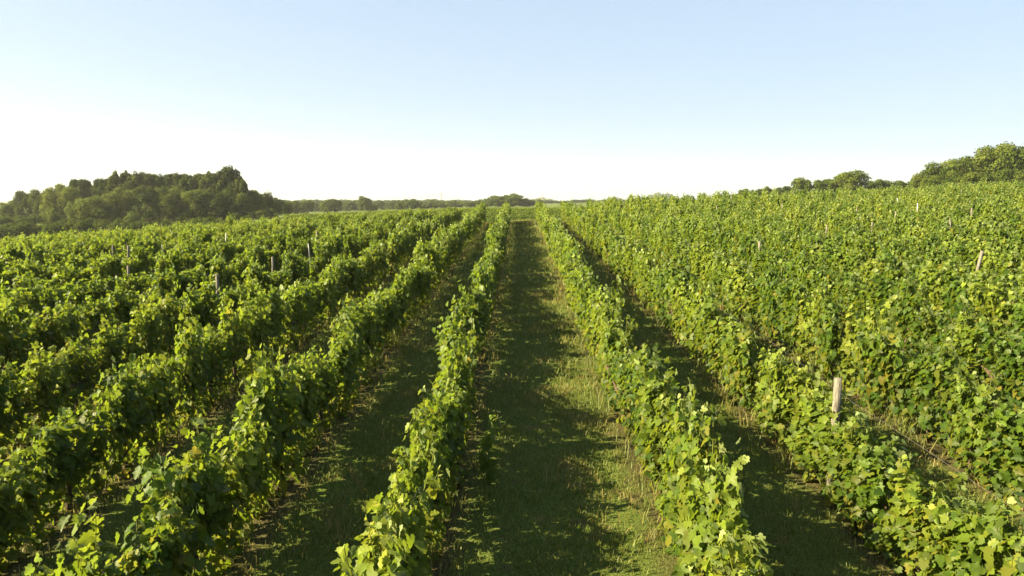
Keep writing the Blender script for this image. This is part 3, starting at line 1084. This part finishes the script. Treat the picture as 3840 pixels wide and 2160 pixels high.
# short turf in the aisles
allV, allT, allC, off = [], [], [], 0
for y0, y1, n, sc, xm in ((4, 13, 120000, 1.0, 9), (13, 26, 90000, 1.7, 9), (26, 66, 70000, 3.2, 9)):
    x, y, r = scatter(n, y0, y1, xm, int(y0))
    rd = row_dist(x)
    patch = wob(x * 1.5, y * 1.2, 3.0) + .5 * wob(x * 4.1, y * 3.3, 5.0)
    keep = r.random(n) < np.clip((rd - .12) / .5, .12, 1) * np.clip(1.0 - .75 * (patch > .75), .25, 1)
    x, y, rd, patch = x[keep], y[keep], rd[keep], patch[keep]
    m = len(x)
    h = r.uniform(.05, .13, m) * (1 + .7 * np.clip(patch, -.5, 1)) * (1 + .25 * (sc - 1))
    w = r.uniform(.006, .011, m) * sc * 1.2
    dry = np.clip(.10 + .62 * (patch > .48) * r.random(m) + .22 * (rd < .40) + r.normal(0, .14, m), 0, 1)
    tint = np.stack([np.clip(r.normal(.5, .25, m), 0, 1), dry, np.zeros(m)], 1)
    V, T, C = blades(x, y, h, w, r.uniform(.2, 1.0, m), tint, 9)
    allV.append(V); allT.append(T + off); allC.append(C); off += len(V)
tag(link('grass', mesh_np('grass', np.vstack(allV), np.vstack(allT), M['grass'], np.vstack(allC))), kind='stuff')

# taller weeds and dry stems along the feet of the rows
allV, allT, allC, off = [], [], [], 0
wr = np.random.default_rng(77)
for x0 in ROWS[(ROWS > -13) & (ROWS < 13)]:
    yy = 3.5
    while yy < 60:
        yy += wr.exponential(.085) * (1 + yy / 25)
        x = x0 + wr.normal(0, .24)
        if abs(x) > .73 * yy + 2: continue
        strong = wob(x0 * 2.0, yy * .8, 8.0)
        if strong < -.25 and wr.random() < .7: continue
        nb = int(wr.integers(10, 26) / (1 + yy / 40)); s = 1 + yy / 16
        hh = wr.uniform(.14, .48) * (1 + .35 * max(0, strong))
        bx = x + wr.normal(0, .07, nb); by = yy + wr.normal(0, .09, nb)
        dryness = np.clip(wr.choice([.15, .55, .8], p=[.62, .28, .10]) + wr.normal(0, .12, nb), 0, 1)
        tint = np.stack([np.clip(wr.normal(.4, .2, nb), 0, 1), dryness, np.zeros(nb)], 1)
        V, T, C = blades(bx, by, hh * wr.uniform(.5, 1.15, nb), np.full(nb, .008) * s, wr.uniform(.2, 1.0, nb), tint, int(yy * 97) % 9999)
        allV.append(V); allT.append(T + off); allC.append(C); off += len(V)
tag(link('weeds', mesh_np('weeds', np.vstack(allV), np.vstack(allT), M['grass'], np.vstack(allC))), kind='stuff')

# suckers: single canes that have sprung up beside a row or flopped into an aisle
def sucker(px, py, dirs, length, label, seed):
    r = np.random.default_rng(seed)
    p = on_field(px, py, .05)
    base = np.array([p[0], p[1], float(ground(p[0], p[1]))])
    q = np.zeros(3); d = np.array(dirs, float); d /= np.linalg.norm(d)
    path, pos, nrm, tip, size, tint = [q.copy()], [], [], [], [], []
    n = int(length / .06)
    for i in range(n):
        d = d + r.normal(0, .08, 3); d[2] -= .01; d /= np.linalg.norm(d)
        q = q + d * .06; path.append(q.copy())
        for k in range(2 if i > 2 else 1):
            o = r.normal(0, 1, 3) * (1, 1, .2); o /= np.linalg.norm(o)
            pos.append(q + o * r.uniform(.03, .09)); nrm.append(o * .5 + np.array([0, 0, .8]) + r.normal(0, .3, 3)); tip.append(o + np.array([0, 0, -.5]))
            size.append(.16 * (1 - .6 * i / n) * r.uniform(.7, 1.1)); tint.append((.35 + .5 * i / n, .05, .4 * max(0, i / n - .75)))
    root = thing('vine_sucker', label, 'vine shoot', tuple(base), 'vine suckers in the grass aisles')
    V, Q = tube([a - np.array([0, 0, .03]) if j == 0 else a for j, a in enumerate(path)], np.linspace(.007, .003, len(path)), 5)
    link('stem', mesh_np('stem', V, Q, M['shoot']), root)
    V, F, C = leaves_to_mesh(*[np.array(a, float) for a in (pos, nrm, tip, size, tint)], 0, seed)
    link('foliage', mesh_np('foliage', V, F, M['vine'], C), root)


sucker(1840, 1800, (.06, .02, 1), 1.2, 'upright leafy vine shoot in the grass right of the centre left row', 5)
sucker(2262, 1095, (.75, -.1, .75), 1.5, 'leafy vine cane flopped into the grass aisle right of the path', 7)

# ---------------------------------------------------------------- air
HAZE = 0.00014
hx, y0, y1, z0, z1 = 2500.0, -560.0, 4100.0, -15.0, 130.0
hv = np.array([(x, y, z) for z in (z0, z1) for y in (y0, y1) for x in (-hx, hx)])
hq = np.array([(0, 2, 3, 1), (4, 5, 7, 6), (0, 1, 5, 4), (2, 6, 7, 3), (0, 4, 6, 2), (1, 3, 7, 5)])
hm, hnt, hout = new_mat('haze_air')
pv = N(hnt, 'ShaderNodeVolumePrincipled')
pv.inputs['Color'].default_value = (0.93, 0.95, 0.98, 1)
pv.inputs['Density'].default_value = HAZE
pv.inputs['Anisotropy'].default_value = 0.25
hnt.links.new(pv.outputs[0], hout.inputs['Volume'])
tag(link('haze', mesh_np('haze', hv, hq, hm)), kind='stuff')
print('vines', n_vines, 'objects', len(bpy.data.objects))
